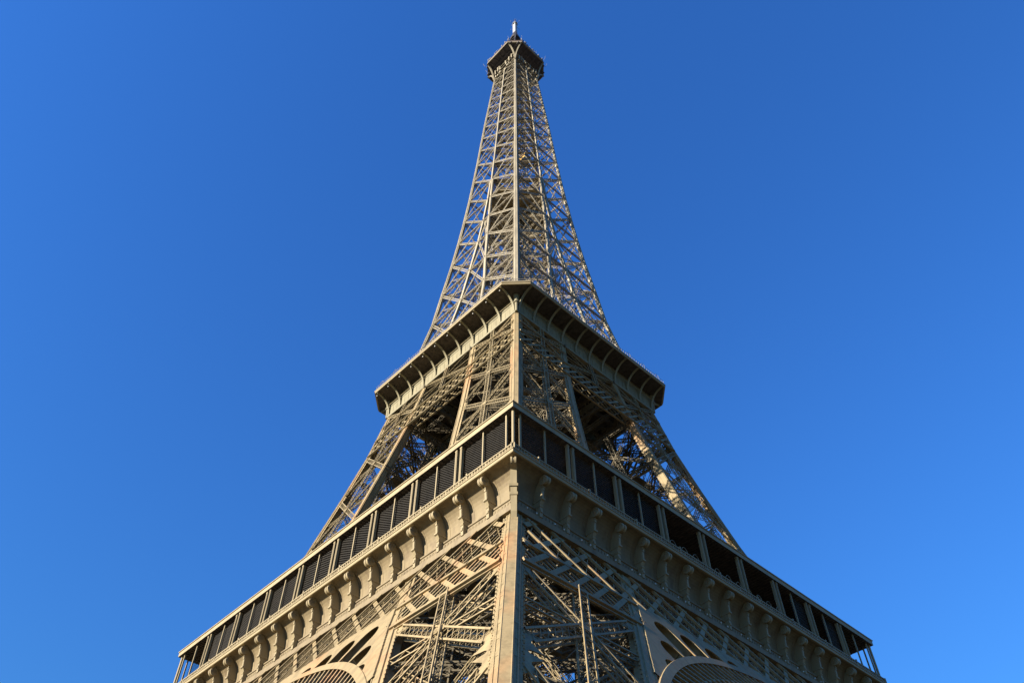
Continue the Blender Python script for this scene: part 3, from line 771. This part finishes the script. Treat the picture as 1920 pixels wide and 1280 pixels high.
for i, (a, b_) in enumerate(zip(LV, LV[1:])):
    p = MB(); n = Vector((0, -1, .1)); sc_ = 1-.45*i/len(LV)
    Wd = .54*sc_; ch = .13*sc_+.02; la = .06
    bays = [(1, -1)] if a > 187 else None
    def X(fa, fb, wd=Wd):
        P = lambda f, z, o: Vector((f(z), -H(z)+o, z))
        p.girder(P(fa, a+.2, .2), P(fb, b_-.2, .2), wd, 0, n, ch, la, .7, True)
        p.girder(P(fb, a+.2, .3), P(fa, b_-.2, .3), wd, 0, n, ch, la, .7, True)
        p.girder(P(fa, b_, .25), P(fb, b_, .25), .42*sc_, .3*sc_, n, ch*.8, la, .7)
    if i < 4:
        for fa, fb in ((lambda z: H(z)-1.2, lambda z: max(I(z), .4)+.3), (lambda z: -H(z)+1.2, lambda z: -max(I(z), .4)-.3)):
            P = lambda f, z, o: Vector((f(z), -H(z)+o, z)); zm = (a+b_)/2
            for z0, z1 in ((a, zm), (zm, b_)):
                p.girder(P(fa, z0, 1.1), P(fb, z1, 1.1), .3, 0, n, .085, .045, .7); p.girder(P(fb, z0, 1.15), P(fa, z1, 1.15), .3, 0, n, .085, .045, .7)
    if a > 187:
        X(lambda z: H(z)-.4, lambda z: .2); X(lambda z: -H(z)+.4, lambda z: -.2)
    else:
        X(lambda z: H(z)-.5, lambda z: I(z)+.3); X(lambda z: -H(z)+.5, lambda z: -I(z)-.3)
        if I(b_) > .8: X(lambda z: -I(z)+.3, lambda z: I(z)-.3, Wd*.8)
    po_ = p.obj("bracing_panel", M_TOP, spire)
    for k in (1, 2, 3): copy(po_, spire, Q*k)
# intermediate platform
ip = MB(); h = 9.0
def octp(h, c, z): return octo(h, c, z)
ip.sweep([octo(8.5, 6.6, 181.2), octo(8.5, 6.6, 181.5)]); 
for z in (181.9, 182.4):
    pts = octo(8.5, 6.6, z)
    for i in range(8): ip.bar(pts[i], pts[(i+1) % 8], .12, .12)
ip.obj("intermediate_platform", M_ROOF, spire)

# ------------------------------------------------------------------ summit platform
TH, TC = 8.66, 3.54
t = MB(); t.sweep([octo(TH-.2, TC, 275.25), octo(TH-.2, TC, 275.6)])
for e in (-6, -4, -2, 0, 2, 4, 6): t.bar((e, -8, 275.0), (e, 8, 275.0), .25, .5, (1, 0, 0)); t.bar((-8, e, 274.8), (8, e, 274.8), .25, .5, (0, 1, 0))
summit = t.obj("summit_platform", mat("grey violet boards", (0.15, 0.14, 0.165), .7), tower)
t = MB(); t.sweep([octo(d, TC, z) for d, z in ((TH-.3, 275.0), (TH, 275.05), (TH, 275.5), (TH-.15, 275.5))], False)
t.obj("deck_edge", M_TOP, summit)
t = MB(); t.sweep([octo(d, TC, z) for d, z in ((TH-.1, 275.5), (TH-.1, 277.0), (TH-1.3, 278.2), (TH-1.6, 278.3))], True)
t.obj("gallery_wall", mat("brown cabin wall", (.12, .085, .06), .6), summit)
br = MB()
for sx in (0, 1):
    pl = []
    for i in range(10):
        u = i/9; z = 266.6+8.4*math.sin(u*math.pi/2)
        A = Vector((5.25, -5.25)); B = Vector((TH-TC, -TH)) if sx == 0 else Vector((TH, -TH+TC))
        w = 1-math.cos(u*math.pi/2); c = A.lerp(B, .25*u+.75*w)
        pl.append(Vector((c.x, c.y, z)))
    for a, b_ in zip(pl, pl[1:]): br.bar(a, b_, .42, .42, (1, 1, 0))
bro = br.obj("forked_bracket", M_TOP, summit)
for k in (1, 2, 3): copy(bro, summit, Q*k)
pa = MB(); pa.bar((0, -5.75, 268.4), (0, -5.9, 271.2), .34, .22, (0, 1, 0)); pa.bar((0, -5.2, 269), (0, -5.7, 269), .08, .08)
pao = pa.obj("panel_antenna", M_TOP, summit); first = True
for k in range(4):
    for s in (-3.9, -2.7, -1.9, 1.2, 2.9, 4.1):
        loc = Matrix.Rotation(Q*k, 3, 'Z') @ Vector((s, 0, random.uniform(-.7, .9)))
        if first: pao.location = loc; pao.rotation_euler = (0, 0, Q*k); first = False
        else: copy(pao, summit, Q*k, loc)
eq = MB()
for k in range(4):
    R_ = Matrix.Rotation(Q*k, 3, 'Z'); n0 = len(eq.v)
    for i in range(26):
        s = random.uniform(-5.2, 5.2); z = random.uniform(266.5, 271.5); d = 5.2+random.uniform(-.6, .5)
        eq.box((s, -d, z), (random.uniform(.12, .5), random.uniform(.15, .4), random.uniform(.3, 1.4)))
    for z in (267.7, 270.2, 272.4): eq.bar((-5.4, -5.3, z), (5.4, -5.3, z), .16, .16)
    for v in range(n0, len(eq.v)): eq.v[v] = R_ @ eq.v[v]
eq.obj("equipment_rack", M_TOP, summit)
wh = MB()
for x, y, dx, dy, L in ((7.6, -7.2, .5, -.8, 3.4), (5.6, -8.3, -.3, -.4, 2.4), (8.3, -5.4, .6, .1, 2.6), (-8.3, -5.6, -.7, -.4, 3.0), (-7.2, -7.8, -.6, -.5, 2.6), (8.3, 5.6, .8, .3, 3.2), (7.0, 7.6, .6, .4, 2.8), (-5, -8.2, -.2, -.2, 2), (8.2, 2, .2, 0, 2.2), (8.3, -1, .1, .1, 1.8)):
    wh.bar((x, y, 277.8), (x+dx, y+dy, 277.8+L), .06, .06)
for i in range(40):
    a = random.choice([0, 1]); s = random.uniform(-5, 6)
    x, y = (s, -8.5) if a == 0 else (8.5, -s)
    wh.box((x, y, 277.4+random.uniform(0, .6)), (random.uniform(.1, .4), random.uniform(.1, .4), random.uniform(.3, 1.2)))
wh.obj("whip_antennas", M_GREY, summit)
ca = MB(); ca.sweep([octo(h, c, z) for h, c, z in ((5.6, 2.2, 278.2), (5.6, 2.2, 282.5), (4.4, 1.8, 283.2), (3.6, 1.4, 287), (2.6, 1, 291))])
ca.obj("upper_cabin", M_GREY, summit)
ca = MB()
for sx, sy in ((1, 1), (1, -1), (-1, 1), (-1, -1)): ca.girder((2.0*sx, 2.0*sy, 290.5), (1.1*sx, 1.1*sy, 306), .3, .3, (1, 0, 0), .12, .06, .6)
for z in (294, 298, 302, 306): 
    w = 2.0-.9*(z-290.5)/15.5
    for A, B in (((w, w), (-w, w)), ((-w, w), (-w, -w)), ((-w, -w), (w, -w)), ((w, -w), (w, w))): ca.bar((*A, z), (*B, z), .2, .2); ca.bar((*A, z-4 if z > 294 else z), (*B, z), .12, .12)
ca.sweep([[(r_*math.cos(t_), r_*math.sin(t_), z) for t_ in [2*math.pi*i/12 for i in range(12)]] for z, r_ in ((303.5, 1.7), (304.2, 1.8), (306, 1.5), (308.5, 1.0), (310, .8))])
ca.obj("lantern", mat("dark lantern paint", (.07, .06, .055), .5), summit)
ma = MB()
def cyl(mb, x, y, z0, z1, r_, n=14): mb.sweep([[(x+r_*math.cos(2*math.pi*i/n), y+r_*math.sin(2*math.pi*i/n), z) for i in range(n)] for z in (z0, z1)])
cyl(ma, 0, 0, 309.5, 319.5, .5)
for a in range(4): cyl(ma, .62*math.cos(a*Q+.8), .62*math.sin(a*Q+.8), 310.0, 319.3, .24)
mast = ma.obj("mast", M_WHITE, summit)
ma = MB(); cyl(ma, 0, 0, 319.3, 319.9, 1.0); cyl(ma, 0, 0, 319.9, 321.0, .7); cyl(ma, 0, 0, 321, 325, .07)
for a in range(8):
    t_ = a*math.pi/4; R1 = 2.3 if a % 2 == 0 else 1.3
    ma.bar((0, 0, 318.6), (R1*math.cos(t_), R1*math.sin(t_), 318.6), .07, .07); ma.bar((R1*math.cos(t_), R1*math.sin(t_), 317.9), (R1*math.cos(t_), R1*math.sin(t_), 319.4), .07, .07)
    ma.bar((0, 0, 324.0), (.9*math.cos(t_), .9*math.sin(t_), 324.0), .05, .05)
ma.obj("mast_head", M_GREY, mast)

# ------------------------------------------------------------------ lift car riding in the spire (a thing of its own)
lift = D.objects.new("lift_car", None); COL.objects.link(lift)
ax = Vector((math.cos(-math.pi/4), math.sin(-math.pi/4), 0))
lift.rotation_euler = (0, 0, -math.pi/4)
lift.location = (2.3, -3.4, 203.2)
lift["label"] = "small yellow lift car halfway up the narrow upper part of the tower"; lift["category"] = "lift"
b = MB(); b.box((0, 0, 1.2), (2.2, 2.2, 2.2)); b.obj("cabin", M_YEL, lift)
b = MB(); b.box((0, 0, 2.42), (2.4, 2.4, .2)); b.box((0, 0, .03), (2.4, 2.4, .14)); b.obj("frame", M_GREY, lift)
for k in range(4):
    b = MB(); b.box((0, -1.115, 1.5), (1.7, .04, .9)); b.obj("window", M_GLASS, lift, Q*k)
bpy.context.view_layer.update()
